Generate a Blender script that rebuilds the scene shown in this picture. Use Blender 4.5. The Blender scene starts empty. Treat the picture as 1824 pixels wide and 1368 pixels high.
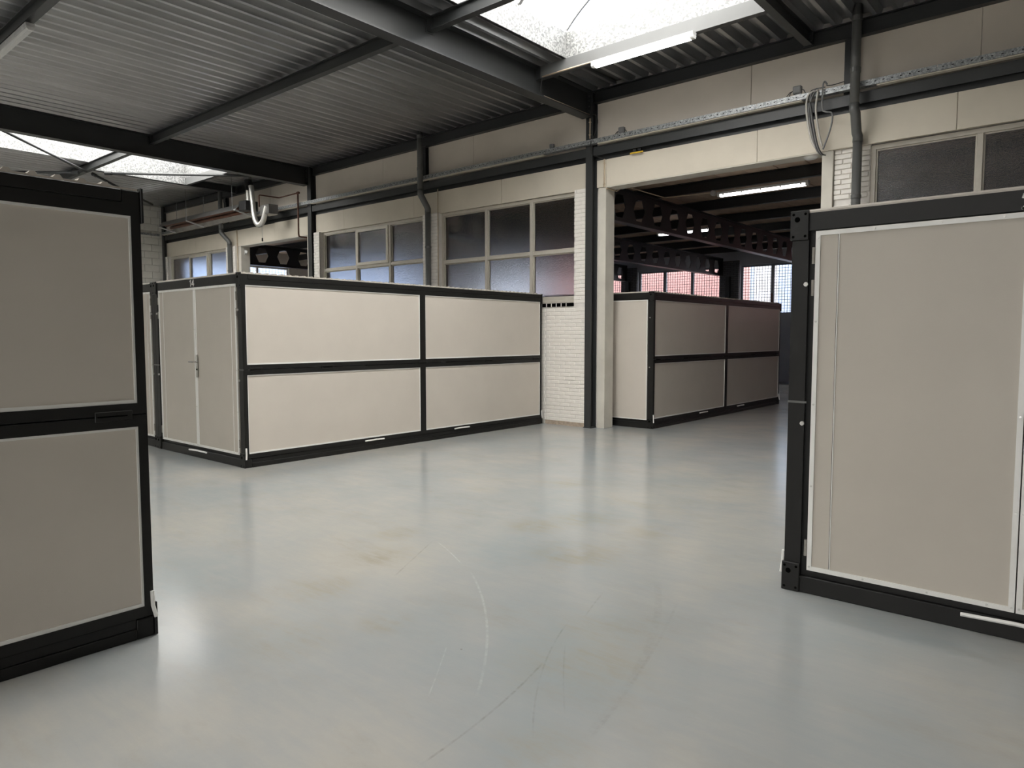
import bpy, bmesh, math, random
from mathutils import Matrix, Vector
random.seed(7)
S = bpy.context.scene
C = S.collection
R = math.radians

# ------------------------------------------------------------------ camera
cam_data = bpy.data.cameras.new('camera'); cam = bpy.data.objects.new('camera', cam_data); C.objects.link(cam)
cam_data.sensor_width = 36.0; cam_data.lens = 24.892; cam_data.clip_start = 0.05; cam_data.clip_end = 300
cam.matrix_world = Matrix(((0.760037, -0.043811, 0.648402, 0), (0.649880, 0.051549, -0.758287, 0), (-0.000203, 0.997709, 0.067651, 1.537), (0, 0, 0, 1)))
S.camera = cam
# ------------------------------------------------------------------ sky, exposure
W = bpy.data.worlds.new('sky'); S.world = W; W.use_nodes = True
bg = W.node_tree.nodes['Background']; bg.inputs[0].default_value = (1.0, 0.975, 0.96, 1); bg.inputs[1].default_value = 8.5
S.view_settings.view_transform = 'Standard'; S.view_settings.look = 'None'
S.view_settings.exposure = 0.42; S.view_settings.gamma = 1.0; S.view_settings.use_curve_mapping = False
cy = S.cycles
cy.use_denoising = True; cy.max_bounces = 10; cy.diffuse_bounces = 6; cy.glossy_bounces = 4
cy.transmission_bounces = 6; cy.transparent_max_bounces = 12; cy.sample_clamp_indirect = 6.0
cy.caustics_reflective = False; cy.caustics_refractive = False

def portal(name, center, sx, sy, direction):
    L = bpy.data.lights.new(name, 'AREA'); L.shape = 'RECTANGLE'; L.size = sx; L.size_y = sy
    L.cycles.is_portal = True
    o = bpy.data.objects.new(name, L); C.objects.link(o)
    o.location = center
    o.rotation_euler = Vector(direction).to_track_quat('-Z', 'Y' if abs(direction[2]) > .5 else 'Z').to_euler()
    return o
SKY_Y0, SKY_Y1 = 1.0, 8.42
SKYLIGHTS = [(-6.18, -3.30), (-18.04, -15.20)]
ROWS = [(1.0, 8.42), (-12.4, -2.0)]  # second row is unseen, added behind the camera for light
for a, b in SKYLIGHTS:
    for y0, y1 in ROWS:
        portal('skylight_portal', ((a + b) / 2, (y0 + y1) / 2, 5.86), b - a - .05, y1 - y0 - .05, (0, 0, -1))
portal('added_door_portal', (1.6, -13.98, 1.75), 4.8, 3.4, (0, 1, 0))  # portal of the loading door added behind the camera
portal('far_window_portal', (-14.4, 23.62, 3.1), 15.5, 1.7, (0, -1, 0))

# ------------------------------------------------------------------ materials
MAT = {}
def newmat(name):
    m = bpy.data.materials.new(name); m.use_nodes = True
    nt = m.node_tree; b = nt.nodes['Principled BSDF']
    MAT[name] = m
    return m, nt, b
def N(nt, t, **kw):
    n = nt.nodes.new(t)
    for k, v in kw.items(): setattr(n, k, v)
    return n
def coords(nt, kind='Object', scale=(1, 1, 1)):
    tc = N(nt, 'ShaderNodeTexCoord'); mp = N(nt, 'ShaderNodeMapping'); mp.inputs['Scale'].default_value = scale
    nt.links.new(tc.outputs[kind], mp.inputs[0]); return mp.outputs[0]
def noise(nt, vec, scale, detail=3, rough=.55):
    n = N(nt, 'ShaderNodeTexNoise'); n.inputs['Scale'].default_value = scale; n.inputs['Detail'].default_value = detail
    n.inputs['Roughness'].default_value = rough; nt.links.new(vec, n.inputs['Vector']); return n.outputs[0]
def ramp(nt, fac, stops):
    r = N(nt, 'ShaderNodeValToRGB'); e = r.color_ramp.elements
    while len(e) < len(stops): e.new(0.5)
    for i, (p, c) in enumerate(stops):
        e[i].position = p; e[i].color = (c if isinstance(c, tuple) else (c, c, c)) + (1,)
    nt.links.new(fac, r.inputs[0]); return r.outputs[0]
def bump(nt, b, h, strength, dist=.01):
    bp = N(nt, 'ShaderNodeBump'); bp.inputs['Strength'].default_value = strength; bp.inputs['Distance'].default_value = dist
    nt.links.new(h, bp.inputs['Height']); nt.links.new(bp.outputs[0], b.inputs['Normal'])
def simple(name, col, rough=.5, metal=0.0, var=.08, vscale=6.0, bstr=0.0, bscale=80.0, spec=.5, kind='Object'):
    m, nt, b = newmat(name)
    v = coords(nt, kind); n = noise(nt, v, vscale, 4)
    lo = tuple(max(0, c * (1 - var)) for c in col); hi = tuple(min(1, c * (1 + var)) for c in col)
    nt.links.new(ramp(nt, n, [(.3, lo), (.7, hi)]), b.inputs['Base Color'])
    b.inputs['Roughness'].default_value = rough; b.inputs['Metallic'].default_value = metal
    b.inputs['Specular IOR Level'].default_value = spec
    if bstr: bump(nt, b, noise(nt, v, bscale, 3), bstr, .004)
    return m
simple('frame', (.0125, .0122, .0115), .45, 0, .10, 3, .06, 160, .28)
simple('steel', (.034, .036, .037), .42, 0, .08, 2, .04, 90)
simple('steel_dark', (.018, .019, .020), .45, 0, .08, 2)
simple('panel', (.60, .550, .490), .40, 0, .025, 2.2, .12, 420)
simple('door_panel', (.51, .468, .408), .5, 0, .03, 2.2, .18, 420)
simple('trim_cream', (.66, .62, .53), .45, 0, .05, 8)
simple('trim_white', (.80, .79, .76), .4, 0, .03, 8)
simple('cream_board', (.70, .64, .54), .75, 0, .05, 1.7, .10, 60)
simple('upper_board', (.70, .635, .56), .75, 0, .06, 1.1, .10, 60)
simple('brick_white', (.87, .835, .785), .62, 0, .05, 9, .35, 45)
simple('mortar_white', (.76, .73, .69), .8, 0, .06, 9, .4, 50)
simple('brick_band', (.42, .34, .27), .8, 0, .2, 20, .4, 60)
simple('block_white', (.66, .64, .59), .8, 0, .05, 5, .3, 90)
simple('mortar_grey', (.42, .40, .37), .9, 0, .06, 9, .4, 60)
simple('plaster', (.60, .57, .50), .85, 0, .05, 1.2)
simple('jamb', (.62, .59, .525), .8, 0, .08, 3.0, .15, 40)
simple('window_paint', (.55, .515, .45), .45, 0, .05, 8)
simple('pipe_grey', (.105, .107, .104), .38, 0, .08, 5)
simple('cable_grey', (.20, .20, .20), .5, 0, .1, 30)
simple('cable_black', (.02, .02, .02), .5, 0, .1, 30)
simple('box_grey', (.16, .16, .165), .5, 0, .05, 30)
simple('conduit', (.58, .47, .34), .5, 0, .08, 10)
simple('copper', (.13, .055, .035), .5, .3, .25, 12)
simple('yellow', (.62, .40, .03), .5, 0, .2, 30)
simple('bolt', (.62, .61, .58), .35, .8, .1, 40)
simple('chrome', (.55, .54, .52), .22, 1.0, .05, 40)
simple('black', (.003, .003, .003), .9, 0, .0, 1, spec=0.0)
simple('white_plastic', (.75, .75, .74), .4, 0, .03, 20)
simple('lamp_housing', (.52, .52, .52), .4, 0, .05, 20)
simple('roof_slab', (.58, .44, .33), .95, 0, .22, 3.0, .5, 70)
simple('annex_wall', (.36, .38, .43), .8, 0, .05, 2, .2, 40)
simple('red_wall', (.40, .215, .20), .8, 0, .06, .6)
simple('pale_blue_wall', (.30, .38, .54), .7, 0, .05, .6)
simple('bright_wall', (.80, .83, .90), .8, 0, .05, .6)
simple('white_wall', (.44, .45, .47), .8, 0, .05, .6)
simple('blue_wall', (.29, .36, .48), .7, 0, .1, .6)
simple('asphalt', (.30, .30, .30), .9, 0, .1, 1)
simple('roof_top', (.2, .2, .2), .9, 0, .1, 1)
simple('duct_black', (.012, .012, .013), .5, 0, .1, 10)
simple('sheet_cream', (.50, .46, .41), .55, 0, .10, 18, .3, 60)
# galvanised spangle
def galv(name, lo, hi, scale, rough, metal):
    m, nt, b = newmat(name); v = coords(nt)
    vo = N(nt, 'ShaderNodeTexVoronoi'); vo.inputs['Scale'].default_value = scale; nt.links.new(v, vo.inputs['Vector'])
    sx = N(nt, 'ShaderNodeSeparateColor'); nt.links.new(vo.outputs['Color'], sx.inputs[0])
    nt.links.new(ramp(nt, sx.outputs[0], [(.15, lo), (.85, hi)]), b.inputs['Base Color'])
    b.inputs['Roughness'].default_value = rough; b.inputs['Metallic'].default_value = metal
galv('galvanised', (.20, .21, .215), (.42, .43, .435), 60, .45, .6)
galv('curb_metal', (.16, .165, .165), (.36, .36, .355), 42, .5, .2)
m, nt, b = newmat('deck'); v = coords(nt, 'Object', (1, .10, 1)); n1 = noise(nt, v, 7, 4, .65)
nt.links.new(ramp(nt, n1, [(.3, (.47, .485, .495)), (.7, (.62, .635, .645))]), b.inputs['Base Color']); b.inputs['Metallic'].default_value = .9; b.inputs['Roughness'].default_value = .30
m, nt, b = newmat('foil')
b.inputs['Base Color'].default_value = (.82, .80, .76, 1); b.inputs['Metallic'].default_value = .75; b.inputs['Roughness'].default_value = .33
bump(nt, b, noise(nt, coords(nt), 70, 3), .5, .01)
simple('reflector', (.34, .33, .32), .3, .8, .2, 3)
# lamp glow
m, nt, b = newmat('lamp_on')
b.inputs['Base Color'].default_value = (.9, .9, .9, 1); b.inputs['Emission Color'].default_value = (1, .985, .96, 1); b.inputs['Emission Strength'].default_value = 4.0
simple('lamp_off', (.62, .62, .61), .3, 0, .03, 20)
# polycarbonate
def poly(name, transp, col, streak):
    m, nt, b = newmat(name); nt.nodes.remove(b)
    out = nt.nodes['Material Output']
    t = N(nt, 'ShaderNodeBsdfTransparent'); t.inputs[0].default_value = col + (1,)
    d = N(nt, 'ShaderNodeBsdfTranslucent'); d.inputs[0].default_value = (.8, .79, .76, 1)
    mx = N(nt, 'ShaderNodeMixShader')
    v = coords(nt, 'Object', (9, 1.2, 9)); n = noise(nt, v, 3.0, 4)
    fac = ramp(nt, n, [(.55, 1 - transp), (.72, min(1, 1 - transp + streak))])
    nt.links.new(fac, mx.inputs[0]); nt.links.new(t.outputs[0], mx.inputs[1]); nt.links.new(d.outputs[0], mx.inputs[2])
    nt.links.new(mx.outputs[0], out.inputs[0])
poly('polycarbonate', .74, (.95, .96, .95), .3)
poly('end_glazing', .80, (.36, .39, .44), .05)
simple('rib_grey', (.16, .16, .16), .5, 0, .05, 4)
# clear pane
m, nt, b = newmat('clear_glass'); nt.nodes.remove(b)
t = N(nt, 'ShaderNodeBsdfTransparent'); t.inputs[0].default_value = (.80, .82, .84, 1)
g = N(nt, 'ShaderNodeBsdfGlossy'); g.inputs['Roughness'].default_value = .03
mx = N(nt, 'ShaderNodeMixShader'); mx.inputs[0].default_value = .06
nt.links.new(t.outputs[0], mx.inputs[1]); nt.links.new(g.outputs[0], mx.inputs[2]); nt.links.new(mx.outputs[0], nt.nodes['Material Output'].inputs[0])
# obscure wired glass
m, nt, b = newmat('obscure_glass')
b.inputs['Base Color'].default_value = (.90, .92, .95, 1); b.inputs['Transmission Weight'].default_value = 1.0
b.inputs['Roughness'].default_value = .06; b.inputs['IOR'].default_value = 1.32
v = coords(nt, 'Object', (1, 1, 1.9)); h1 = noise(nt, v, 24, 3, .55)
bump(nt, b, h1, .42, .02)

# ---- floor
m, nt, b = newmat('floor_paint')
LK = nt.links.new
tc = N(nt, 'ShaderNodeTexCoord'); P = tc.outputs['Object']
def math_(op, a, bb=None, cl=False):
    n = N(nt, 'ShaderNodeMath', operation=op); n.use_clamp = cl
    for i, x in enumerate((a, bb)):
        if x is None: continue
        if isinstance(x, (int, float)): n.inputs[i].default_value = x
        else: LK(x, n.inputs[i])
    return n.outputs[0]
def dist(c):
    n = N(nt, 'ShaderNodeVectorMath', operation='DISTANCE'); LK(P, n.inputs[0]); n.inputs[1].default_value = (c[0], c[1], 0); return n.outputs['Value']
def smooth(x, a, c):
    n = N(nt, 'ShaderNodeMapRange', interpolation_type='SMOOTHSTEP'); LK(x, n.inputs[0])
    n.inputs[1].default_value = a; n.inputs[2].default_value = c; n.inputs[3].default_value = 1; n.inputs[4].default_value = 0; return n.outputs[0]
def circle3(p, q, r):
    ax, ay = p; bx, by = q; cx, cy_ = r
    d = 2 * (ax * (by - cy_) + bx * (cy_ - ay) + cx * (ay - by))
    ux = ((ax**2 + ay**2) * (by - cy_) + (bx**2 + by**2) * (cy_ - ay) + (cx**2 + cy_**2) * (ay - by)) / d
    uy = ((ax**2 + ay**2) * (cx - bx) + (bx**2 + by**2) * (ax - cx) + (cx**2 + cy_**2) * (bx - ax)) / d
    return (ux, uy), math.hypot(ax - ux, ay - uy)
def mixc(fac, a, col):
    n = N(nt, 'ShaderNodeMix', data_type='RGBA'); LK(fac, n.inputs[0])
    if isinstance(a, tuple): n.inputs[6].default_value = a + (1,)
    else: LK(a, n.inputs[6])
    n.inputs[7].default_value = col + (1,); return n.outputs[2]
big = noise(nt, P, .55, 5, .6); mid = noise(nt, P, 2.3, 5, .65)
mp = N(nt, 'ShaderNodeMapping'); mp.inputs['Rotation'].default_value = (0, 0, .7); mp.inputs['Scale'].default_value = (1, 2.2, 1); LK(P, mp.inputs[0])
streak = noise(nt, mp.outputs[0], 1.4, 6, .7)
fine = noise(nt, P, 60, 3)
swirl = noise(nt, P, 1.15, 6, .62)
mp2 = N(nt, 'ShaderNodeMapping'); mp2.inputs['Rotation'].default_value = (0, 0, -.5); mp2.inputs['Scale'].default_value = (1, 7, 1); LK(P, mp2.inputs[0])
brush = noise(nt, mp2.outputs[0], 2.6, 6, .7)
tone = math_('ADD', math_('MULTIPLY', big, .55), math_('ADD', math_('MULTIPLY', swirl, .30), math_('MULTIPLY', brush, .15)))
col = ramp(nt, tone, [(.40, (.310, .335, .345)), (.50, (.352, .358, .354)), (.60, (.405, .392, .362))])
warm = math_('MULTIPLY', smooth(streak, .64, .42), .0)
stain = math_('MULTIPLY', ramp(nt, streak, [(.50, 0.0), (.78, .5)]), ramp(nt, brush, [(.40, .2), (.62, 1.0)]))
col = mixc(stain, col, (.27, .25, .215))
acc = None
blobs = [(-2.92, 2.39, .22, .5), (-3.88, 3.1, .35, .4), (-2.85, 3.98, .45, .45), (-3.33, 4.83, .4, .45), (-4.21, 3.54, .28, .35), (-4.38, 5.95, .4, .35), (-3.54, 4.4, .35, .4),
         (-2.7, 4.89, .3, .35), (-1.54, 1.96, .3, .5), (-1.86, 2.65, .5, .35), (-3.21, 1.95, .4, .3), (-3.62, 2.48, .35, .3), (-1.94, 3.04, .45, .3)]
for x, y, r, s in blobs:
    k = math_('MULTIPLY', smooth(dist((x, y)), r * .1, r), s)
    acc = k if acc is None else math_('MAXIMUM', acc, k)
acc = math_('MULTIPLY', math_('MULTIPLY', acc, ramp(nt, mid, [(.36, 0.0), (.58, 1.0)])), ramp(nt, brush, [(.36, .5), (.6, 1.7)]))
col = mixc(acc, col, (.30, .27, .21))
scr = [((-1.84, 1.65), (-1.88, 2.03), (-2.0, 2.57), .008, 0.45, 0), ((-2.02, 2.13), (-2.32, 2.52), (-3.14, 3.26), .010, 0.26, 1), ((-1.64, 2.04), (-1.98, 2.55), (-2.19, 3.03), .006, 0.32, 0),
       ((-1.65, 2.26), (-1.84, 2.51), (-2.03, 2.78), .005, 0.32, 0), ((-3.47, 2.9), (-3.66, 3.24), (-3.86, 3.60), .008, 0.36, 0), ((-1.48, 2.15), (-1.68, 2.97), (-2.17, 3.94), .03, 0.15, 0),
       ((-1.47, 2.18), (-1.68, 3.06), (-1.87, 3.65), .012, 0.14, 0), ((-3.82, 3.6), (-3.52, 3.46), (-3.3, 3.34), .008, 0.32, 1), ((-2.16, 3.14), (-2.23, 3.34), (-2.29, 3.53), .008, 0.36, 0), ((-2.18, 2.0), (-2.26, 2.11), (-2.47, 2.39), .005, 0.36, 1)]
for p, q, r, w, s, light in scr:
    (c, rad) = circle3(p, q, r)
    d = math_('ABSOLUTE', math_('SUBTRACT', dist(c), rad))
    gc = ((p[0] + r[0]) / 2, (p[1] + r[1]) / 2); gr = math.hypot(p[0] - r[0], p[1] - r[1]) / 2
    k = math_('MULTIPLY', math_('MULTIPLY', smooth(d, w * .3, w), smooth(dist(gc), gr * .8, gr * 1.05)), s)
    k = math_('MULTIPLY', k, math_('MULTIPLY', ramp(nt, mid, [(.36, .15), (.56, 1.0)]), ramp(nt, noise(nt, P, 26, 3), [(.4, .3), (.6, 1.0)])))
    col = mixc(k, col, (.60, .61, .60) if light else (.17, .16, .14))
vo = N(nt, 'ShaderNodeTexVoronoi'); vo.inputs['Scale'].default_value = 4.5; vo.inputs['Randomness'].default_value = 1.0; LK(P, vo.inputs['Vector'])
speck = math_('MULTIPLY', smooth(vo.outputs['Distance'], .012, .034), ramp(nt, noise(nt, P, 3.1, 2), [(.50, 0.0), (.56, 1.0)]))
col = mixc(math_('MULTIPLY', speck, .6), col, (.14, .12, .10))
LK(col, b.inputs['Base Color'])
LK(math_('ADD', ramp(nt, tone, [(.38, .145), (.62, .195)]), math_('MULTIPLY', fine, .03)), b.inputs['Roughness'])
b.inputs['Specular IOR Level'].default_value = .55
bump(nt, b, math_('ADD', math_('MULTIPLY', fine, .35), math_('MULTIPLY', mid, 1.2)), .10, .01)

# ------------------------------------------------------------------ geometry helpers
class MB:
    def __init__(s): s.v = []; s.f = []
    def quad(s, *p):
        i = len(s.v); s.v += [tuple(q) for q in p]; s.f.append(tuple(range(i, i + len(p)))); return s
    def box(s, x0, x1, y0, y1, z0, z1):
        i = len(s.v)
        s.v += [(x0, y0, z0), (x1, y0, z0), (x1, y1, z0), (x0, y1, z0), (x0, y0, z1), (x1, y0, z1), (x1, y1, z1), (x0, y1, z1)]
        for f in ((0, 3, 2, 1), (4, 5, 6, 7), (0, 1, 5, 4), (1, 2, 6, 5), (2, 3, 7, 6), (3, 0, 4, 7)): s.f.append(tuple(i + k for k in f))
        return s
    def prism(s, poly, axis, a, b):
        i = len(s.v); n = len(poly)
        for t in (a, b):
            for p, q in poly: s.v.append({'x': (t, p, q), 'y': (p, t, q), 'z': (p, q, t)}[axis])
        s.f.append(tuple(i + k for k in range(n))[::-1]); s.f.append(tuple(i + n + k for k in range(n)))
        for k in range(n):
            j = (k + 1) % n; s.f.append((i + k, i + j, i + n + j, i + n + k))
        return s
    def tube(s, pts, r, n=10, cap=True):
        pts = [Vector(p) for p in pts]; i0 = len(s.v); up = None
        for k, p in enumerate(pts):
            d = ((pts[min(k + 1, len(pts) - 1)] - p).normalized() + (p - pts[max(k - 1, 0)]).normalized()).normalized()
            if up is None: up = Vector((0, 0, 1)) if abs(d.z) < .9 else Vector((1, 0, 0))
            a = (up - d * up.dot(d)).normalized(); c = d.cross(a); up = a
            rr = r[k] if isinstance(r, (list, tuple)) else r
            for q in range(n):
                t = 2 * math.pi * q / n; s.v.append(tuple(p + (a * math.cos(t) + c * math.sin(t)) * rr))
        for k in range(len(pts) - 1):
            for q in range(n):
                j = (q + 1) % n; A = i0 + k * n; s.f.append((A + q, A + j, A + n + j, A + n + q))
        if cap:
            s.f.append(tuple(i0 + q for q in range(n))[::-1]); e = i0 + (len(pts) - 1) * n; s.f.append(tuple(e + q for q in range(n)))
        return s
    def build(s, name, mat, parent=None, smooth=False, bevel=0.0, loc=None):
        me = bpy.data.meshes.new(name); me.from_pydata(s.v, [], s.f); me.update()
        bm = bmesh.new(); bm.from_mesh(me); bmesh.ops.recalc_face_normals(bm, faces=bm.faces)
        if bevel: bmesh.ops.bevel(bm, geom=list(bm.edges), offset=bevel, segments=1, affect='EDGES', clamp_overlap=True)
        bm.to_mesh(me); bm.free()
        if smooth: me.polygons.foreach_set('use_smooth', [True] * len(me.polygons))
        me.materials.append(MAT[mat])
        o = bpy.data.objects.new(name, me); C.objects.link(o)
        if parent: o.parent = parent
        if loc: o.location = loc
        return o
def copy_of(o, loc, parent, scale=None):
    c = o.copy(); C.objects.link(c); c.location = loc; c.parent = parent
    if scale: c.scale = scale
    return c
def tag(o, label, cat, group=None):
    o['label'] = label; o['category'] = cat
    if group: o['group'] = group
    return o
def struct(o, label=None, cat=None):
    o['kind'] = 'structure'
    if label: o['label'] = label
    if cat: o['category'] = cat
    return o
def empty(name, loc=(0, 0, 0), rz=0.0):
    o = bpy.data.objects.new(name, None); C.objects.link(o); o.location = loc; o.rotation_euler = (0, 0, rz); o.empty_display_size = .2
    return o
def ipoly(c0, z0, z1, w, tf=.014, tw=.010):
    h = w / 2
    return [(c0 - h, z0), (c0 + h, z0), (c0 + h, z0 + tf), (c0 + tw / 2, z0 + tf), (c0 + tw / 2, z1 - tf), (c0 + h, z1 - tf), (c0 + h, z1), (c0 - h, z1), (c0 - h, z1 - tf), (c0 - tw / 2, z1 - tf), (c0 - tw / 2, z0 + tf), (c0 - h, z0 + tf)]

XL, XR, YF, YB = -22.60, 5.0, -14.0, 9.92
DZ = 5.50       # underside of the roof deck
YA = 23.70      # far wall of the annex
# ------------------------------------------------------------------ setting
f = MB().box(XL - .3, XR + .3, YF - .3, YA + .3, -.2, 0).build('floor', 'floor_paint'); struct(f, 'glossy grey painted concrete floor with scuffs', 'floor')
g = MB().box(-90, 60, YA + .31, 90, -.3, -.1).box(-90, XL - .31, -40, 90, -.3, -.1).box(-22, 60, -60, YF - .31, -.3, -.01).build('ground_outside', 'asphalt'); struct(g, 'grey paving outside the far windows', 'ground')

# --- back wall: core with openings
OPEN_L, OPEN_R = (-18.07, -14.95), (-6.45, -3.08)
WINS = {'0': (-22.32, -18.72), '2': (-14.34, -10.76), '1': (-10.33, -7.02), '3': (-2.50, 1.10)}
SILL, HEAD = 2.10, 3.97
mb = MB()
BF = 9.823
for a, c in ((XL - .3, -18.23), (-14.80, -14.76), (-14.56, -6.80), (-2.93, XR + .3)):
    mb.box(a, c, BF if a < -3 else 9.955, 10.12, 0, SILL)
for a, c in ((XL - .3, -22.32), (-18.72, -18.23), (-14.56, -14.34), (-10.76, -10.33), (-7.02, -6.80)): mb.box(a, c, BF, 10.12, SILL, HEAD)
for a, c in ((-2.93, -2.50), (1.10, XR + .3)): mb.box(a, c, 9.955, 10.12, SILL, HEAD)
mb.box(-14.80, -14.56, 9.96, 10.12, 0, HEAD); mb.box(-6.80, -6.62, 9.96, 10.12, 0, HEAD)
mb.box(XL - .3, XR + .3, 9.925, 10.12, HEAD, 5.62)
wall_back = mb.build('wall_back', 'mortar_white'); struct(wall_back, 'long white brick and cream board wall behind the storage units', 'wall')
# fascia boards and upper panels, one by one
def boards(xs, z0, z1, y0, y1, name, mat):
    for a, c in zip(xs[:-1], xs[1:]):
        MB().box(a + .003, c - .003, y0 + random.uniform(-.003, .003), y1, z0, z1).build(name, mat, wall_back, bevel=.002)
boards([-22.6, -20.6, -18.25, -16.35, -14.75], 3.96, 4.395, 9.885, 9.93, 'fascia_board', 'cream_board')
boards([-14.56, -13.46, -11.10, -8.70, -6.78], 3.96, 4.395, 9.885, 9.93, 'fascia_board', 'cream_board')
boards([-6.62, -6.44, -3.95, -1.56, .85, 3.2, 5.0], 3.96, 4.395, 9.885, 9.93, 'fascia_board', 'cream_board')
boards([-22.6, -21.7, -19.3, -16.55, -14.75], 4.60, 5.48, 9.90, 9.93, 'wall_panel', 'upper_board')
boards([-14.56, -12.08, -9.42, -6.78], 4.60, 5.48, 9.90, 9.93, 'wall_panel', 'upper_board')
boards([-6.62, -4.06, -1.35, 1.3, 5.0], 4.60, 5.48, 9.90, 9.93, 'wall_panel', 'upper_board')
# lintel soffits and jambs of the two openings
for nm, (a, c) in (('L', OPEN_L), ('R', OPEN_R)):
    MB().box(a, c, 9.89, 10.16, 3.945, 3.96).build('lintel_soffit', 'jamb', wall_back)
    MB().box(a - .15, a + .0, 9.90, 10.16, 0, 3.958).build('door_jamb', 'jamb', wall_back, bevel=.003)
    MB().box(c, c + .14, 9.90, 10.16, 0, 3.958).build('door_jamb', 'jamb', wall_back, bevel=.003)
# bricks: running bond, every visible one its own piece
BL, BH, J = .207, .054, .011
proto = MB().box(-BL / 2, BL / 2, 0, .03, 0, BH).build('brick', 'brick_white', wall_back, bevel=.004)
half = MB().box(-.049, .049, 0, .03, 0, BH).build('brick', 'brick_white', wall_back, bevel=.004)
used = {'p': False, 'h': False}
rest = MB()
def bricks(x0, x1, z0, z1, yf, parts=True):
    row = int(round(z0 / (BH + J))); z = row * (BH + J) + .004
    while z + BH <= z1 + .02:
        off = (row % 2) * (BL + J) / 2 + random.uniform(-.012, .012)
        k = math.floor((x0 - off) / (BL + J)) - 1
        while True:
            a = off + k * (BL + J); c = a + BL; k += 1
            if a > x1 - .02: break
            a2, c2 = max(a, x0), min(c, x1)
            if c2 - a2 < .03: continue
            dy = random.uniform(-.004, .003); dz = random.uniform(-.003, .003)
            if parts:
                src, key, ln = (proto, 'p', BL) if c2 - a2 > .14 else (half, 'h', .098)
                loc = ((a2 + c2) / 2, yf + dy, z + dz)
                if not used[key]: src.location = loc; src.scale = ((c2 - a2) / ln, 1, 1); used[key] = True
                else: copy_of(src, loc, wall_back, ((c2 - a2) / ln, 1, 1))
            else: rest.box(a2, c2, yf + dy, yf + .03, z + dz, z + dz + BH)
        z += BH + J; row += 1
bricks(-7.60, -6.78, .07, SILL - .07, 9.815)           # pier beside the column
bricks(-7.02, -6.78, SILL, HEAD - .03, 9.815)
bricks(-10.76, -10.33, 2.30, HEAD - .03, 9.815)
bricks(-14.56, -14.34, 2.80, HEAD - .03, 9.815)
bricks(-2.93, -2.50, 3.30, HEAD - .03, 9.935)
bricks(-14.56, -7.62, .07, SILL - .07, 9.815, False); bricks(-10.76, -10.33, SILL, 2.27, 9.815, False); bricks(-14.56, -14.34, SILL, 2.77, 9.815, False)
bricks(-22.6, -18.24, .07, SILL - .07, 9.815, False); bricks(-18.72, -18.24, SILL, HEAD - .03, 9.815, False); bricks(-22.6, -22.32, SILL, HEAD - .03, 9.815, False)
bricks(-2.93, 5.0, .07, SILL - .07, 9.935, False); bricks(-2.93, -2.5, SILL, 3.27, 9.935, False)
o = rest.build('brickwork', 'brick_white', wall_back); o['kind'] = 'stuff'
MB().box(-7.62, -6.78, 9.812, 9.85, 0, .068).build('bare_brick_band', 'brick_band', wall_back)

# --- windows of the back wall
def window(name, x0, x1, z0, z1, yf, muls, transom, label, opener=False):
    w = empty(name, ((x0 + x1) / 2, yf, z0)); struct(w, label, 'window'); ox = (x0 + x1) / 2
    L = lambda m, nm, mat, bev=.004: m.build(nm, mat, w, bevel=bev)
    H = z1 - z0; a, c = x0 - ox, x1 - ox; T = transom - z0; fr = .055
    m = MB(); m.box(a, a + fr, 0, .10, 0, H).box(c - fr, c, 0, .10, 0, H).box(a + fr, c - fr, 0, .10, H - fr, H).box(a + fr, c - fr, 0, .10, 0, fr); L(m, 'window_frame', 'window_paint', 0)
    xs = [a + fr] + [q - ox for q in muls] + [c - fr]
    for q in muls: L(MB().box(q - ox - .032, q - ox + .032, -.005, .09, fr, H - fr), 'mullion', 'window_paint')
    for i in range(len(xs) - 1):
        p = xs[i] + (0 if i == 0 else .032); r = xs[i + 1] - (0 if i == len(xs) - 2 else .032)
        L(MB().box(p, r, .0, .085, T - .03, T + .03), 'transom', 'window_paint')
        for (za, zb, top) in ((fr, T - .03, 0), (T + .03, H - fr, 1)):
            if top and opener and i == 1:
                s = MB(); e = .06
                s.box(p, p + e, -.03, .03, za, zb).box(r - e, r, -.03, .03, za, zb).box(p + e, r - e, -.03, .03, zb - e, zb).box(p + e, r - e, -.03, .03, za, za + e)
                sa = L(s, 'opening_sash', 'trim_cream', 0)
                MB().box(p + e, r - e, -.003, .003, za + e, zb - e).build('pane', 'obscure_glass', sa)
            else:
                bd = MB(); e = .018
                bd.box(p, p + e, .03, .07, za, zb).box(r - e, r, .03, .07, za, zb).box(p + e, r - e, .03, .07, zb - e, zb).box(p + e, r - e, .03, .07, za, za + e)
                L(bd, 'glazing_bead', 'window_paint', 0)
                L(MB().box(p + e, r - e, .047, .053, za + e, zb - e), 'pane', 'obscure_glass', 0)
    L(MB().box(a - .0, c + .0, -.09, .04, -.045, -.002), 'window_sill', 'window_paint')
    vy = -.121 if yf < 9.95 else -.041
    g = MB().box(a, c, vy, vy + .012, -.112, -.052); L(g, 'vent_slot', 'black', 0)
    for q in range(int((c - a) / .105)): MB().box(a + q * .105, a + q * .105 + .014, vy - .006, vy - .0005, -.112, -.052).build('vent_rib', 'mortar_white', w)
    return w
window('window_1', -10.33, -7.02, SILL + .05, 3.955, 9.93, (-9.13, -8.04), 2.995, 'six pane textured glass window right of the middle downpipe')
window('window_2', -14.34, -10.76, SILL + .05, 3.955, 9.93, (-13.08, -11.93), 3.08, 'six pane textured glass window with a cream opening sash', True)
window('window_3', -2.50, 1.10, SILL + .05, 3.955, 9.97, (-1.33, -.12), 3.04, 'textured glass window above the nearest right storage unit')
window('window_4', -22.32, -18.72, SILL + .05, 3.955, 9.93, (-21.10, -19.92), 3.04, 'bluish textured glass window in the far left corner', True)

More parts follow.
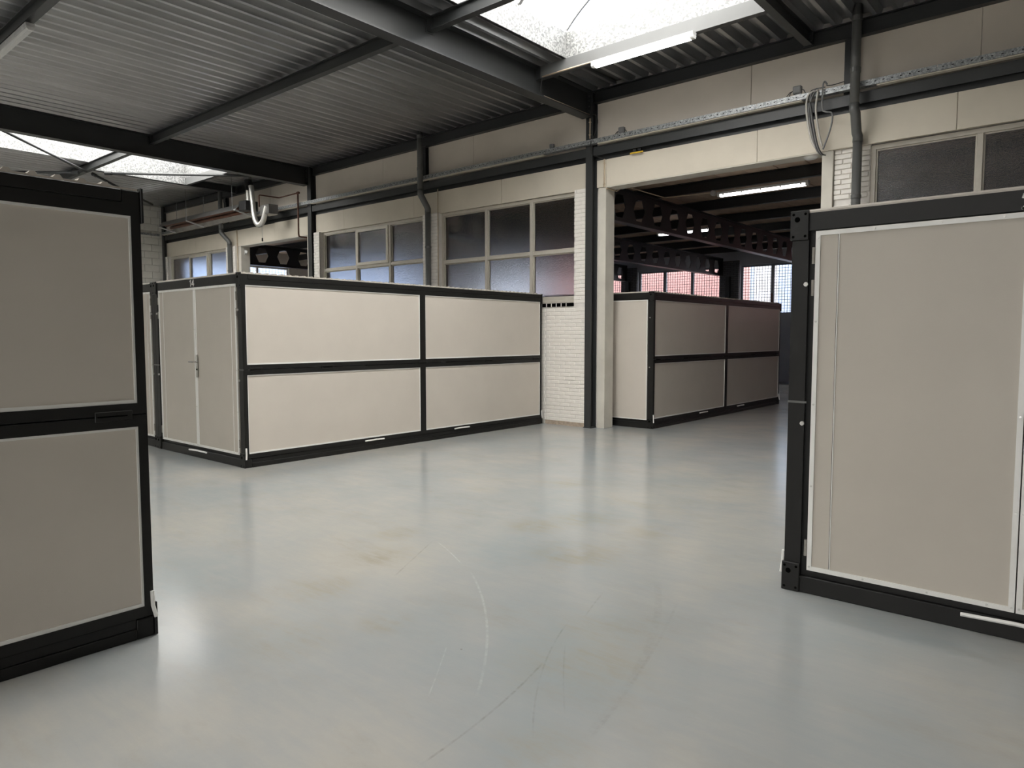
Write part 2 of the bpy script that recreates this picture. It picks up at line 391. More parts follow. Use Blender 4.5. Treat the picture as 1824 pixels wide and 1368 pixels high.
# --- left wall of concrete blocks
mb = MB().box(XL - .3, XL - .025, YF - .3, 10.12, 0, 5.62)
wall_left = mb.build('wall_left', 'mortar_grey'); struct(wall_left, 'white painted concrete block wall at the far left', 'wall')
BKL, BKH = .425, .198
bproto = None; brest = MB()
row = 0; z = .004
while z < 5.45:
    y = 9.90; first = row % 2
    while y > YF + .1:
        a = max(y - (BKL * .5 if first else BKL), YF); first = 0; h = min(BKH, 5.48 - z)
        if y > 7.6 and z > 2.2:
            if bproto is None: bproto = MB().box(-.025, .0, -BKL / 2, BKL / 2, 0, BKH).build('concrete_block', 'block_white', wall_left, bevel=.004); q = bproto
            else: q = copy_of(bproto, (0, 0, 0), wall_left)
            q.location = (XL + random.uniform(-.002, .002), (a + y) / 2, z); q.scale = (1, (y - a) / BKL, h / BKH)
        else: brest.box(XL - .025, XL + random.uniform(-.002, .002), a, y, z, z + h)
        y = a - .008
    z += BKH + .008; row += 1
o = brest.build('blockwork', 'block_white', wall_left); o['kind'] = 'stuff'
o = MB().box(XL - .3, -.9, YF - .3, YF, 0, 5.62).box(4.1, XR + .3, YF - .3, YF, 0, 5.62).box(-.9, 4.1, YF - .3, YF, 3.6, 5.62).build('wall_front', 'plaster'); struct(o, 'plain plastered wall behind the camera', 'wall')
d1 = empty('added_door_1', (1.6, YF, 0)); struct(d1, 'unseen open loading door added behind the camera for extra daylight', 'door')  # invented opening that lets more daylight in from behind the camera
for q in (-1, 1): MB().box(min(q * 2.5, q * 2.4), max(q * 2.5, q * 2.4), -.3, .06, 0, 3.6).build('door_jamb', 'steel', d1)
MB().box(-2.4, 2.4, -.3, .06, 3.5, 3.6).build('door_head', 'steel', d1); MB().tube([(-2.45, .25, 3.9), (2.45, .25, 3.9)], .22, 16).build('rolled_shutter', 'galvanised', d1)
o = MB().box(XR, XR + .3, YF, 9.925, 0, 5.62).build('wall_right', 'plaster'); struct(o, 'plain plastered wall at the right end of the hall', 'wall')

# --- roof deck
PITCH, RH = .235, .105
PROF = [(0, RH), (.055, RH), (.090, 0), (.145, 0), (.180, RH)]
def deck(mb, x0, x1, ys):
    n0, n1 = math.floor(x0 / PITCH), math.ceil(x1 / PITCH)
    pts = []
    for n in range(n0, n1):
        for p, zz in PROF: pts.append((n * PITCH + p, DZ + zz))
    pts.append((n1 * PITCH, DZ + RH))
    pts = [p for p in pts if x0 - 1e-6 <= p[0] <= x1 + 1e-6]
    for (ya, yb) in ys:
        for (xa, za), (xb, zb) in zip(pts[:-1], pts[1:]): mb.quad((xa, ya, za), (xb, ya, zb), (xb, yb, zb), (xa, yb, za))
mb = MB()
sk = sorted(SKYLIGHTS)
full = [(YF, 9.925)]; part = [(YF, ROWS[1][0]), (ROWS[1][1], SKY_Y0), (SKY_Y1, 9.925)]
xs = XL
for a, c in sk:
    deck(mb, xs, a, full); deck(mb, a, c, part); xs = c
deck(mb, xs, XR, full)
ceiling = mb.build('ceiling', 'deck'); struct(ceiling, 'galvanised corrugated steel roof deck', 'ceiling')
rt = MB(); xs = XL - .3; z0, z1 = DZ + RH + .004, DZ + .26
for a, c in sk:
    a -= .051; c += .051
    rt.box(xs, a, YF - .3, 10.12, z0, z1); rt.box(a, c, YF - .3, ROWS[1][0] - .051, z0, z1); rt.box(a, c, ROWS[1][1] + .051, SKY_Y0 - .051, z0, z1); rt.box(a, c, SKY_Y1 + .051, 10.12, z0, z1); xs = c
rt.box(xs, XR + .3, YF - .3, 10.12, z0, z1)
rt.build('roof_light_blocker', 'roof_top', ceiling)  # unseen slab added over the deck to block daylight

# --- skylights
def skylight(x0, x1, label, SKY_Y0=SKY_Y0, SKY_Y1=SKY_Y1):
    t = empty('barrel_skylight', ((x0 + x1) / 2, (SKY_Y0 + SKY_Y1) / 2, DZ)); tag(t, label, 'skylight', 'barrel skylights in the roof')
    hw = (x1 - x0) / 2; hl = (SKY_Y1 - SKY_Y0) / 2; zt = .36; th = .05
    for q in (-1, 1):
        MB().box(min(q * hw, q * (hw + th)), max(q * hw, q * (hw + th)), -hl, hl, .0, zt).build('curb_panel', 'curb_metal', t)
        MB().box(-hw - th, hw + th, min(q * hl, q * (hl + th)), max(q * hl, q * (hl + th)), .0, zt).build('curb_panel', 'curb_metal', t)
        MB().box(min(q * hw, q * (hw + .09)), max(q * hw, q * (hw + .09)), -hl - .09, hl + .09, zt, zt + .035).build('glazing_rail', 'trim_white', t)
    rise = .62; rad = (hw * hw + rise * rise) / (2 * rise); zc = zt + .03 + rise - rad; an = math.asin(hw / rad); ns = 20
    arc = [(rad * math.sin(-an + 2 * an * i / ns), zc + rad * math.cos(-an + 2 * an * i / ns)) for i in range(ns + 1)]
    arc2 = [((rad + .016) * math.sin(-an + 2 * an * i / ns), zc + (rad + .016) * math.cos(-an + 2 * an * i / ns)) for i in range(ns + 1)]
    nb = 7; L = 2 * hl
    for k in range(nb):
        ya, yb = -hl + k * L / nb, -hl + (k + 1) * L / nb
        MB().prism(arc + arc2[::-1], 'y', ya + .002, yb - .002).build('barrel_sheet', 'polycarbonate', t, smooth=False)
    arc3 = [((rad - .03) * math.sin(-an + 2 * an * i / ns), zc + (rad - .03) * math.cos(-an + 2 * an * i / ns)) for i in range(ns + 1)]
    for k in range(nb + 1):
        yc = -hl + k * L / nb
        MB().prism(arc3 + arc[::-1], 'y', max(yc - .025, -hl), min(yc + .025, hl)).build('arch_rib', 'rib_grey', t)
    for q in (-1, 1):
        MB().prism(arc, 'y', q * (hl + .02), q * (hl + .03)).build('end_panel', 'end_glazing', t)
    return t
skylight(*SKYLIGHTS[0], 'translucent barrel skylight above the lit fluorescent lamp, upper right')
skylight(*SKYLIGHTS[1], 'translucent barrel skylight beyond the second girder, far left')
skylight(*SKYLIGHTS[0], 'unseen barrel skylight added behind the camera for daylight, on the right', *ROWS[1])  # this row is unseen, added to bring daylight from behind
skylight(*SKYLIGHTS[1], 'unseen barrel skylight added behind the camera for daylight, on the left', *ROWS[1])

# ------------------------------------------------------------------ steelwork
def bolts(t, pts, axis, r=.011, l=.012):
    for p in pts:
        d = Vector({'x': (l, 0, 0), 'y': (0, -l, 0), 'z': (0, 0, -l)}[axis])
        MB().tube([p, Vector(p) + d], r, 6).build('bolt', 'bolt_dark', t)
simple('bolt_dark', (.10, .10, .10), .4, .5, .1, 30)
def girder(xc, label):
    t = empty('steel_girder', (xc, YF, 5.08)); tag(t, label, 'girder', 'main roof girders')
    MB().prism(ipoly(0, 0, DZ - 5.08 - .001, .19, .018, .011), 'y', 0, 9.775 - YF).build('beam', 'steel', t)
    MB().box(-.09, .09, 9.755 - YF, 9.775 - YF, -.0, DZ - 5.08 - .002).build('end_plate', 'steel', t)
    for zz in (.10, .17, .26, .33):
        for q in (1,): MB().tube([(.055, 9.755 - YF, zz), (.055, 9.735 - YF, zz)], .012, 6).build('bolt', 'bolt_dark', t)
    return t
girder(-6.745, 'dark grey steel roof girder running to the column beside the right opening')
girder(-14.765, 'dark grey steel roof girder running to the column left of the sash window')
def column(x0, x1, label, y0=9.78, depth=.155):
    t = empty('steel_column', ((x0 + x1) / 2, y0, 0)); tag(t, label, 'column', 'steel wall columns')
    h = (x1 - x0) / 2
    MB().prism([(-h, 0), (h, 0), (h, .013), (.005, .013), (.005, depth - .013), (h, depth - .013), (h, depth), (-h, depth), (-h, depth - .013), (-.005, depth - .013), (-.005, .013), (-h, .013)], 'z', 0.012, DZ - .002).build('section', 'steel', t)
    MB().box(-h - .012, h + .012, -.008, depth, 0, .012).build('base_plate', 'steel_dark', t)
    return t
column(-6.77, -6.64, 'dark steel column between the brick pier and the right opening')
column(-14.735, -14.59, 'dark steel column left of the window with the sash')
column(-22.585, -22.44, 'dark steel column in the far left corner of the hall')
def purlin(x0, x1, yc, label, z0=5.33, w=.10, group='cross purlins under the roof deck', plate=False, z1=DZ - .001):
    t = empty('purlin', ((x0 + x1) / 2, yc, z0)); tag(t, label, 'purlin', group); h = (x1 - x0) / 2
    MB().prism(ipoly(0, 0, z1 - z0, w, .011, .008), 'x', -h + .0965, h - .0965).build('beam', 'steel', t)
    for q in (-1, 1):
        MB().box(min(q * (h - .0055), q * (h - .0965)), max(q * (h - .0055), q * (h - .0965)), -.045, .045, 0, z1 - z0 - .025).build('beam_end', 'steel', t)
        MB().box(min(q * (h - .0055), q * (h - .018)), max(q * (h - .0055), q * (h - .018)), -.06, .06, -.012, z1 - z0 - .022).build('end_plate', 'steel', t)
    return t
gA, gB = (-6.745 + .095 - .088, -14.765 + .095 - .088)
purlin(-14.765, -6.745, 6.25, 'grey purlin spanning the middle of the corrugated ceiling between both girders')
purlin(-14.765, -6.745, 2.93, 'grey purlin carrying the unlit lamp, top left corner')
purlin(-6.745, 1.3, 6.28, 'grey purlin crossing under the upper right skylight')
purlin(XL, -14.765, 6.28, 'grey purlin crossing under the far left skylight')
def trimmer_x(x0, x1, yc, label):
    t = empty('skylight_trimmer', ((x0 + x1) / 2, yc, 5.325)); tag(t, label, 'beam', 'trimmer beams round the skylights'); h = (x1 - x0) / 2
    MB().box(-h, h, 0, .012, 0, .175).build('face_plate', 'trimmer_grey', t)
    MB().box(-h, h, .0125, .09, 0, .012).build('bottom_flange', 'steel', t)
    MB().box(-h, h, .0125, .09, .163, .174).build('top_flange', 'steel', t)
    s = -1 if x0 > -10 else 1
    MB().box(min(s * h, s * (h + .094)), max(s * h, s * (h + .094)), .0, .09, .0, .15).build('end_plate', 'steel', t)
    return t
simple('trimmer_grey', (.13, .132, .132), .5, 0, .06, 2)
trimmer_x(-6.645, -3.31, SKY_Y1 - .002, 'light grey trimmer beam behind the lit fluorescent lamp')
trimmer_x(-17.98, -14.865, SKY_Y1 - .002, 'light grey trimmer beam across the end of the far left skylight')
def trimmer_y(xc, y0, y1, label):
    t = empty('skylight_trimmer', (xc, (y0 + y1) / 2, 5.325)); tag(t, label, 'beam', 'trimmer beams round the skylights'); h = (y1 - y0) / 2
    MB().prism(ipoly(0, 0, .173, .10, .011, .008), 'y', -h, h).build('beam', 'steel', t)
    MB().box(-.06, .06, h - .014, h, -.012, .173).build('end_plate', 'steel', t)
    bolts(t, [(.035, h - .014, .05), (.035, h - .014, .11)], 'y')
    return t
trimmer_y(-3.255, 6.34, 9.78, 'dark trimmer beam running to the wall left of the right downpipe')
trimmer_y(-18.035, 6.34, 9.78, 'dark trimmer beam running to the wall above the tube heater')
# light sheet lining along the far left skylight side
o = empty('skylight_lining', (-17.975, 7.38, 5.33)); tag(o, 'pale grey sheet lining beside the far left skylight opening', 'lining')
MB().box(-.004, .004, -1.03, 1.03, 0, .165).build('lining_sheet', 'curb_metal', o)
BAYS = [(-22.43, -14.74, 'left of the second column'), (-14.58, -6.775, 'above the two middle windows'), (-6.635, 4.98, 'above the right opening')]
for a, c, wh in BAYS:
    t = empty('eaves_beam', ((a + c) / 2, 9.84, 5.30)); h = (c - a) / 2
    tag(t, 'dark steel eaves beam under the roof deck ' + wh, 'beam', 'eaves beams on the back wall')
    MB().prism(ipoly(0, 0, DZ - 5.301, .10, .012, .009), 'x', -h, h).build('beam', 'steel_dark', t)
    t = empty('wall_rail', ((a + c) / 2, 9.80, 4.46)); tag(t, 'dark steel wall rail under the cable tray ' + wh, 'rail', 'steel rails on the back wall')
    MB().box(-h, h, 0, .012, 0, .14).build('front_flange', 'steel', t)
    MB().box(-h, h, .0125, .085, .060, .075).build('web', 'steel_dark', t)
    MB().box(-h, h, .0855, .099, -.075, .14).build('flange_shade_strip', 'steel_dark', t)  # flange carried lower in dark steel to stand for the shadowed gap below
for xc, wh in ((-2.745, 'behind the right downpipe'), (-10.72, 'behind the middle downpipe'), (-18.70, 'behind the left downpipe')):
    t = empty('wall_post', (xc, 9.81, 4.61)); tag(t, 'short dark steel post on the cream upper wall ' + wh, 'post', 'short wall posts')
    h = .065; d = .085
    MB().prism([(-h, 0), (h, 0), (h, .012), (.005, .012), (.005, d - .012), (h, d - .012), (h, d), (-h, d), (-h, d - .012), (-.005, d - .012), (-.005, .012), (-h, .012)], 'z', 0, .685).build('section', 'steel_dark', t)
    MB().box(-.06, .06, -.012, 0, .56, .66).build('cleat', 'steel_dark', t)
# cable tray
simple('batten_cream', (.60, .56, .48), .6, 0, .05, 8)
t = empty('cable_tray', (-10, 9.74, 4.615)); tag(t, 'long galvanised perforated cable tray fixed along the back wall', 'cable tray')
xs = [-22.4, -19.4, -16.9, -14.86, -12.3, -9.9, -7.2, -6.42, -3.9, -1.75, .8, 3.4, 4.95]
for a, c in zip(xs[:-1], xs[1:]):
    m = MB().box(a + 10 + .003, c + 10 - .003, -.045, -.042, .015, .085).box(a + 10 + .003, c + 10 - .003, -.042, .05, .015, .018).box(a + 10 + .003, c + 10 - .003, .047, .05, .018, .085)
    s = m.build('tray_section', 'galvanised', t)
    hm = MB(); q = a + 10 + .06
    while q < c + 10 - .06:
        hm.box(q - .011, q + .011, -.0462, -.0451, .046, .056); q += .095
    hm.build('perforations', 'black', s)['kind'] = 'stuff'
for a, c in ((-14.5, -7.6), (-6.5, -3.3), (-2.4, 4.9), (-22.4, -15.0)):
    MB().box(a + 10, c + 10, -.030, .045, .0, .0145).build('batten', 'batten_cream', t)
# end-wall tray stub
o = tag(MB().box(XL + .002, XL + .07, 6.0, 9.70, 4.60, 4.66).build('cable_tray', 'galvanised'), 'short dull cable tray along the far left block wall', 'cable tray')
# cross bracing in the left bay
def brace(p, q, label):
    t = empty('roof_brace', p); tag(t, label, 'brace', 'thin roof braces in the left bay')
    MB().tube([(0, 0, 0), tuple(Vector(q) - Vector(p))], .028, 8).build('rod', 'steel', t, smooth=True)
    m = (Vector(q) - Vector(p)); mm = m.normalized() * .16
    MB().tube([(0, 0, 0), tuple(mm)], .042, 8).build('end_fitting', 'steel_dark', t)
brace((-15.0, 3.38, 5.295), (-18.15, 6.22, 5.295), 'thin steel roof brace sloping down to the left skylight purlin')
brace((-18.3, 6.40, 5.295), (-21.2, 8.95, 5.295), 'thin steel roof brace beyond the left skylight purlin')
brace((-18.0, 6.55, 5.295), (-15.0, 9.55, 5.295), 'level-looking thin steel brace crossing the far left skylight to the duct')
brace((-18.4, 6.14, 5.295), (-22.2, 2.45, 5.295), 'thin dark steel brace just above the left storage unit roof')

# downpipes
def downpipe(x, xl, yl, zb, label, extra=None):
    t = empty('downpipe', (x, 9.62, 0)); tag(t, label, 'pipe', 'grey downpipes on the back wall')
    r = .056
    MB().tube([(0, 0, DZ + .24), (0, 0, 4.40)], r, 16).build('upper_pipe', 'pipe_grey', t, smooth=True)
    MB().tube([(0, 0, 4.42), (0, 0, 4.34), (.012, .015, 4.30), (xl - x - .012, yl - 9.62 - .015, 4.10), (xl - x, yl - 9.62, 4.05), (xl - x, yl - 9.62, 3.98)], .060, 16).build('offset_bend', 'pipe_grey', t, smooth=True)
    MB().tube([(xl - x, yl - 9.62, 4.0), (xl - x, yl - 9.62, zb)], r, 16).build('lower_pipe', 'pipe_grey', t, smooth=True)
    for zz in (4.82, 5.44): MB().tube([(0, 0, zz - .03), (0, 0, zz + .03)], r + .006, 16).build('coupling', 'pipe_grey', t, smooth=False)
    for zz in (3.30, 1.5):
        MB().tube([(xl - x, yl - 9.62, zz - .02), (xl - x, yl - 9.62, zz + .02)], r + .006, 16).build('pipe_clip', 'pipe_grey', t)
        MB().box(xl - x - .008, xl - x + .008, yl - 9.62, .19, zz - .008, zz + .008).build('clip_stem', 'pipe_grey', t)
    return t
downpipe(-2.625, -2.615, 9.775, 0, 'grey downpipe right of the hanging cable loop')
downpipe(-10.61, -10.53, 9.745, 0, 'grey downpipe between the two middle windows')
downpipe(-18.58, -18.38, 9.745, 0, 'grey downpipe behind the hanging tube heater')

# ------------------------------------------------------------------ storage units
CW, CH = 2.31, 2.25
def smat(name, base): return name
def unit(name, loc, L, label, front='door', number=None, num_dx=0.0, groove=True, handle=True, rz=0.0, sides=('r', 'l')):
    t = empty(name, loc, rz); tag(t, label, 'storage unit', 'grey panelled storage units')
    W_ = CW
    B = lambda m, n, mat, p=None, bev=0.0: m.build(n, mat, p or t, bevel=bev)
    # posts, rails
    for x in (0, W_ - .10):
        for y in (.0, L - .10):
            fl_ = ('l' if x == 0 else 'r') in sides
            xa, xb = (x + .004, x + .096) if not fl_ else ((x + .052, x + .096) if x == 0 else (x + .004, x + .048))
            ya_, yb_ = (y + .004, y + .096) if not fl_ else (y + .0097, y + .0920)
            B(MB().box(xa, xb, ya_, yb_, .10, CH - .105), 'post', 'frame', bev=0 if fl_ else .004)
            if fl_:
                fa, fb = (.003, .0965) if x == 0 else (W_ - .0965, W_ - .003)
                ga, gb = (.004, .0095) if y == 0 else (L - .0075, L - .003)
                B(MB().box(fa, fb, ga, gb, .10, CH - .105), 'post_face', 'frame')
    for y in (0, L - .09):
        B(MB().box(0.003, W_ - .003, y + .003, y + .087, .0, .100), 'base_rail', 'frame', bev=.004)
        B(MB().box(0.003, W_ - .003, y + .003, y + .087, CH - .105, CH), 'top_rail', 'frame', bev=.004)
    for x in (0, W_ - .09):
        B(MB().box(x, x + .09, .088, L - .088, .0, .055), 'base_rail', 'frame', bev=.004)
        B(MB().box(x + .006, x + .084, .088, L - .088, .056, .106), 'base_rail', 'frame', bev=.003)
        B(MB().box(x, x + .09, .088, L - .088, CH - .062, CH), 'top_rail', 'frame', bev=.004)
    B(MB().box(.09, W_ - .09, .09, L - .09, .02, .09), 'floor_deck', 'frame')
    # corner plates on both end faces
    pp = None
    for y, s in ((0.0, -1), (L, 1)):
        for x in (-.008, W_ - .097):
            for z in (0.002, CH - .155):
                ya, yb = (y - .011, y + .0025) if s < 0 else (y - .0025, y + .011)
                if z < 1 and s < 0: pass
                c = B(MB().box(x, x + .105, ya, yb, z, z + .172), 'corner_plate', 'frame', bev=.003)
                hm = MB(); ys = ya - .0008 if s < 0 else yb + .0008
                for hx, hz, rr in ((.018, .022, .008), (.086, .022, .008), (.018, .150, .008), (.086, .150, .008), (.040, .120, .016)):
                    hm.tube([(x + hx, ys, z + hz), (x + hx, (ya + yb) / 2, z + hz)], rr, 10)
                B(hm, 'bolt_holes', 'black', c)
    # long sides: two stacked flaps of two panels
    for sd in sides:
        s = 1 if sd == 'r' else -1
        X = lambda d: (W_ - d) if s > 0 else d          # d measured inwards from the face
        def bx(d0, d1, y0, y1, z0, z1): return MB().box(min(X(d0), X(d1)), max(X(d0), X(d1)), y0, y1, z0, z1)
        M0, M1 = L / 2 - .053, L / 2 + .053; e0, e1 = .052, L - .048
        for nm, z0, pz0, pz1, z1, sl in (('lower_flap', .108, .162, 1.085, 1.143, 0), ('upper_flap', 1.149, 1.203, 2.125, 2.186, 1)):
            fm = MB()
            for (a, c, zz0, zz1) in ((.010, e0, z0, z1), (e1, L - .008, z0, z1), (M0, M1, z0, z1), (e0, M0, z0, pz0), (M1, e1, z0, pz0), (e0, M0, pz1, z1), (M1, e1, pz1, z1)):
                fm.box(min(X(.0), X(.05)), max(X(.0), X(.05)), a, c, zz0, zz1)
            fl = B(fm, nm, 'frame')
            for (a, c) in ((e0, M0), (M1, e1)):
                B(bx(.012, .040, a, c, pz0, pz1), 'side_panel', 'panel', fl)
                tm = MB(); w = .017
                for (ya, yb, za, zb) in ((a, c, pz0, pz0 + w), (a, c, pz1 - .012, pz1), (a, a + .010, pz0 + w, pz1 - .012), (c - .010, c, pz0 + w, pz1 - .012)):
                    tm.box(min(X(.004), X(.013)), max(X(.004), X(.013)), ya, yb, za, zb)
                B(tm, 'panel_trim', 'trim_white', fl)
        for yy in (.16, 1.15, L / 2, 4.2, L - .16):
            B(bx(-.006, .004, yy - .085, yy + .085, 1.122, 1.170), 'hinge', 'frame', bev=.002)
            B(bx(-.009, -.005, yy - .075, yy + .06, 1.143, 1.149), 'hinge_gap', 'black')
        for yy in (1.88, 3.57):
            B(MB().tube([(X(-.012), yy - .16, .127), (X(-.014), yy, .130), (X(-.012), yy + .16, .127)], .011, 8), 'pull_bar', 'trim_white')
        for yy in (.012, L - .012):
            B(MB().tube([(X(-.006), yy, .235), (X(-.010), yy, .16), (X(-.016), yy + (.012 if yy > 1 else -.006), .10)], .010, 6), 'corner_lever', 'trim_white')
    # ends
    for y, s, kind in ((0.0, 1, front), (L, -1, 'panel' if front == 'door' else 'panel')):
        Y = lambda d: y + s * d
        def by(x0, x1, d0, d1, z0, z1): return MB().box(x0, x1, min(Y(d0), Y(d1)), max(Y(d0), Y(d1)), z0, z1)
        a, c, z0, z1 = .100, W_ - .100, .140, 2.145
        B(by(a - .012, c + .012, .030, .050, .101, z1 + .0), 'end_frame', 'frame')
        if kind == 'door':
            mid = W_ / 2
            for (p, q, hs, nm) in ((a + .035, mid - .003, 0, 'left'), (mid + .003, c - .035, 1, 'right')):
                lf = B(by(p, q, .010, .030, z0 + .003, z1 - .004), 'door_leaf', 'door_panel')
                w = .026; tm = MB()
                for (xa, xb, za, zb) in ((p, q, z0 + .003, z0 + .003 + w), (p, q, z1 - .004 - w, z1 - .004), (p, p + w, z0 + .003 + w, z1 - .004 - w), (q - w, q, z0 + .003 + w, z1 - .004 - w)):
                    tm.box(xa, xb, min(Y(.002), Y(.012)), max(Y(.002), Y(.012)), za, zb)
                B(tm, 'door_trim', 'trim_white', lf)
                gx = p + .125 if hs == 0 else q - .125
                if groove:
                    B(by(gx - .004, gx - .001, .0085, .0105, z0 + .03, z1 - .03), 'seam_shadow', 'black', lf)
                    B(by(gx - .001, gx + .004, .006, .0105, z0 + .03, z1 - .03), 'seam_strip', 'trim_white', lf)
                rv = MB()
                for k in range(5):
                    zz = .165 + k * .485
                    for xx in (p + .013, q - .013): rv.tube([(xx, Y(.003), min(zz, 2.125)), (xx, Y(-.002), min(zz, 2.125))], .006, 6)
                for xx in (p + .31, p + .63, p + .9):
                    for zz in (z0 + .016, z1 - .017): rv.tube([(xx, Y(.003), zz), (xx, Y(-.002), zz)], .006, 6)
                B(rv, 'rivets', 'bolt', lf)
                hx = p - .010 if hs == 0 else q + .010
                for (za, zb) in ((1.955, 2.05), (1.77, 1.862), (.228, .326)):
                    B(MB().tube([(hx, Y(.004), za), (hx, Y(.004), zb)], .009, 8), 'door_hinge', 'hinge_steel', lf)
                if hs == 1 and handle:
                    hp = B(by(p + .012, p + .058, -.006, .002, 1.02, 1.31), 'handle_plate', 'chrome', lf, .003)
                    B(MB().tube([(p + .035, Y(-.004), 1.215), (p + .035, Y(-.055), 1.215), (p + .025, Y(-.062), 1.215), (p - .055, Y(-.062), 1.215)], .010, 8), 'door_lever', 'chrome', lf)
                    B(MB().tube([(p + .035, Y(-.004), 1.12), (p + .035, Y(-.010), 1.12)], .011, 10), 'lock_cylinder', 'black', lf)
            B(MB().tube([(mid - .23, Y(-.008), .082), (mid, Y(-.014), .092), (mid + .23, Y(-.008), .088)], .011, 8), 'pull_bar', 'trim_white')
            for xx in (.088, W_ - .088):
                for zz in (1.838, 1.02): B(MB().tube([(xx, Y(.006), zz), (xx, Y(-.008), zz)], .013, 8), 'post_bolt', 'bolt')
            for xx in (0.0, W_ - .1): B(by(xx + .0, xx + .11, -.004, .006, 1.140, 1.152), 'joint_strip', 'post_joint')
        else:
            B(by(a + .02, c - .02, .012, .030, z0, z1 - .012), 'end_panel', 'panel')
            tm = MB(); w = .014
            for (xa, xb, za, zb) in ((a + .02, c - .02, z0, z0 + w), (a + .02, c - .02, z1 - .012 - w, z1 - .012), (a + .02, a + .02 + w, z0 + w, z1 - .012 - w), (c - .02 - w, c - .02, z0 + w, z1 - .012 - w)):
                tm.box(xa, xb, min(Y(.005), Y(.013)), max(Y(.005), Y(.013)), za, zb)
            B(tm, 'panel_trim', 'trim_white')
            for xx in (.07, W_ - .07):
                for zz in (1.838, 1.02): B(MB().tube([(xx, Y(.006), zz), (xx, Y(-.008), zz)], .010, 8), 'post_bolt', 'bolt')
    # corrugated roof sheet
    prof = [(.01, CH + .010)]; y = .03
    while y < L - .1:
        prof += [(y, CH + .010), (y + .010, CH + .024), (y + .030, CH + .024), (y + .040, CH + .010)]; y += .0995
    prof += [(L - .012, CH + .010)]
    top = prof; low = [(.01, CH + .0005), (L - .012, CH + .0005)]
    B(MB().prism(top + low[::-1], 'x', .004, W_ - .006), 'roof_sheet', 'sheet_cream')
    if number:
        m = MB(); hgt = .074; wd = .056; x = W_ / 2 + num_dx
        def stroke(pts, w=.0115):
            for (a, b), (c, d) in zip(pts[:-1], pts[1:]):
                l = math.hypot(c - a, d - b); ux, uz = (c - a) / l, (d - b) / l; e = w * .42; nx, nz = -uz * w / 2, ux * w / 2
                a2, b2, c2, d2 = a - ux * e, b - uz * e, c + ux * e, d + uz * e
                m.prism([(a2 + nx, b2 + nz), (c2 + nx, d2 + nz), (c2 - nx, d2 - nz), (a2 - nx, b2 - nz)], 'y', .0008, .0040)
        for ch in number:
            z0_ = CH - .090
            P2 = lambda *q: [(x + u * wd, z0_ + v * hgt) for u, v in q]
            if ch == '1': stroke(P2((.05, .80), (.42, 1.0), (.42, 0.0)))
            if ch == '4': stroke(P2((.72, 0.0), (.72, 1.0), (.0, .30), (1.0, .30)))
            if ch == '2': stroke(P2((.02, .72), (.08, .90), (.30, 1.0), (.65, 1.0), (.88, .88), (.92, .70), (.80, .52), (.02, .0), (.95, .0)))
            x += wd * (.98 if ch == '1' else 1.35)
        o = m.build('number_marking', 'trim_white', t)
        o['label'] = 'white stencilled number ' + number
    return t
simple('hinge_steel', (.33, .31, .28), .4, .6, .1, 30)
simple('post_joint', (.13, .13, .125), .4, 0, .1, 30)
unit('storage_unit', (-9.953, 4.175, 0), 5.565, 'grey panelled storage unit marked 14 with double doors', number='14', num_dx=-.100, sides=('r',))
unit('storage_unit', (-12.290, 4.19, 0), 5.38, 'grey storage unit standing left of unit 14, mostly hidden', sides=('l',))
unit('storage_unit', (-6.022, -4.07, 0), 5.58, 'dark shaded storage unit at the left edge, nearest on that side')
unit('storage_unit', (-1.492, 4.29, 0), 5.45, 'storage unit at the right edge with a tall beige door leaf', number='2', num_dx=-.047, handle=False)
unit('storage_unit', (-8.105, 10.35, 0), 5.72, 'storage unit in the dim room behind the right opening', front='panel')

# ------------------------------------------------------------------ lamps
def tube_lamp(loc, length, on, label, rods=0.0, group='fluorescent batten lamps'):
    t = empty('fluorescent_lamp', loc); tag(t, label, 'lamp', group); h = length / 2
    MB().prism([(-.045, .035), (.045, .035), (.05, .075), (-.05, .075)], 'x', -h, h).build('housing', 'lamp_housing', t)
    MB().prism([(-.046, .034), (-.042, .010), (-.025, -.010), (.025, -.010), (.042, .010), (.046, .034)], 'x', -h + .05, h - .05).build('diffuser', 'lamp_on' if on else 'lamp_off', t)
    for q in (-1, 1): MB().prism([(-.046, .034), (-.042, .010), (-.025, -.008), (.025, -.008), (.042, .010), (.046, .034)], 'x', q * (h - .049), q * h).build('end_cap', 'white_plastic', t)
    for k in range(5):
        xx = -h + .12 + k * (length - .24) / 4; MB().box(xx - .012, xx + .012, -.052, -.044, .012, .05).build('clip', 'white_plastic', t)
    if rods:
        for q in (-.6, .6): MB().tube([(q * h, 0, .075), (q * h, 0, .075 + rods)], .006, 6).build('hanger', 'lamp_housing', t)
    return t
lp = tube_lamp((-4.93, 8.37, 5.235), 1.52, True, 'lit fluorescent lamp under the upper right skylight edge')
for q in (-.5, .5): MB().box(q - .02, q + .02, -.02, .10, .075, .0905).build('bracket', 'lamp_housing', lp)
tube_lamp((-10.92, 2.92, 5.225), 1.58, False, 'unlit fluorescent lamp at the top left corner of the photo', .029)
tube_lamp((-4.90, 12.50, 4.085), 1.62, True, 'lit fluorescent lamp in the room behind the right opening', .055)
tube_lamp((-8.3, 16.30, 4.085), 1.5, True, 'small distant lit lamp behind the near perforated beam', .055)

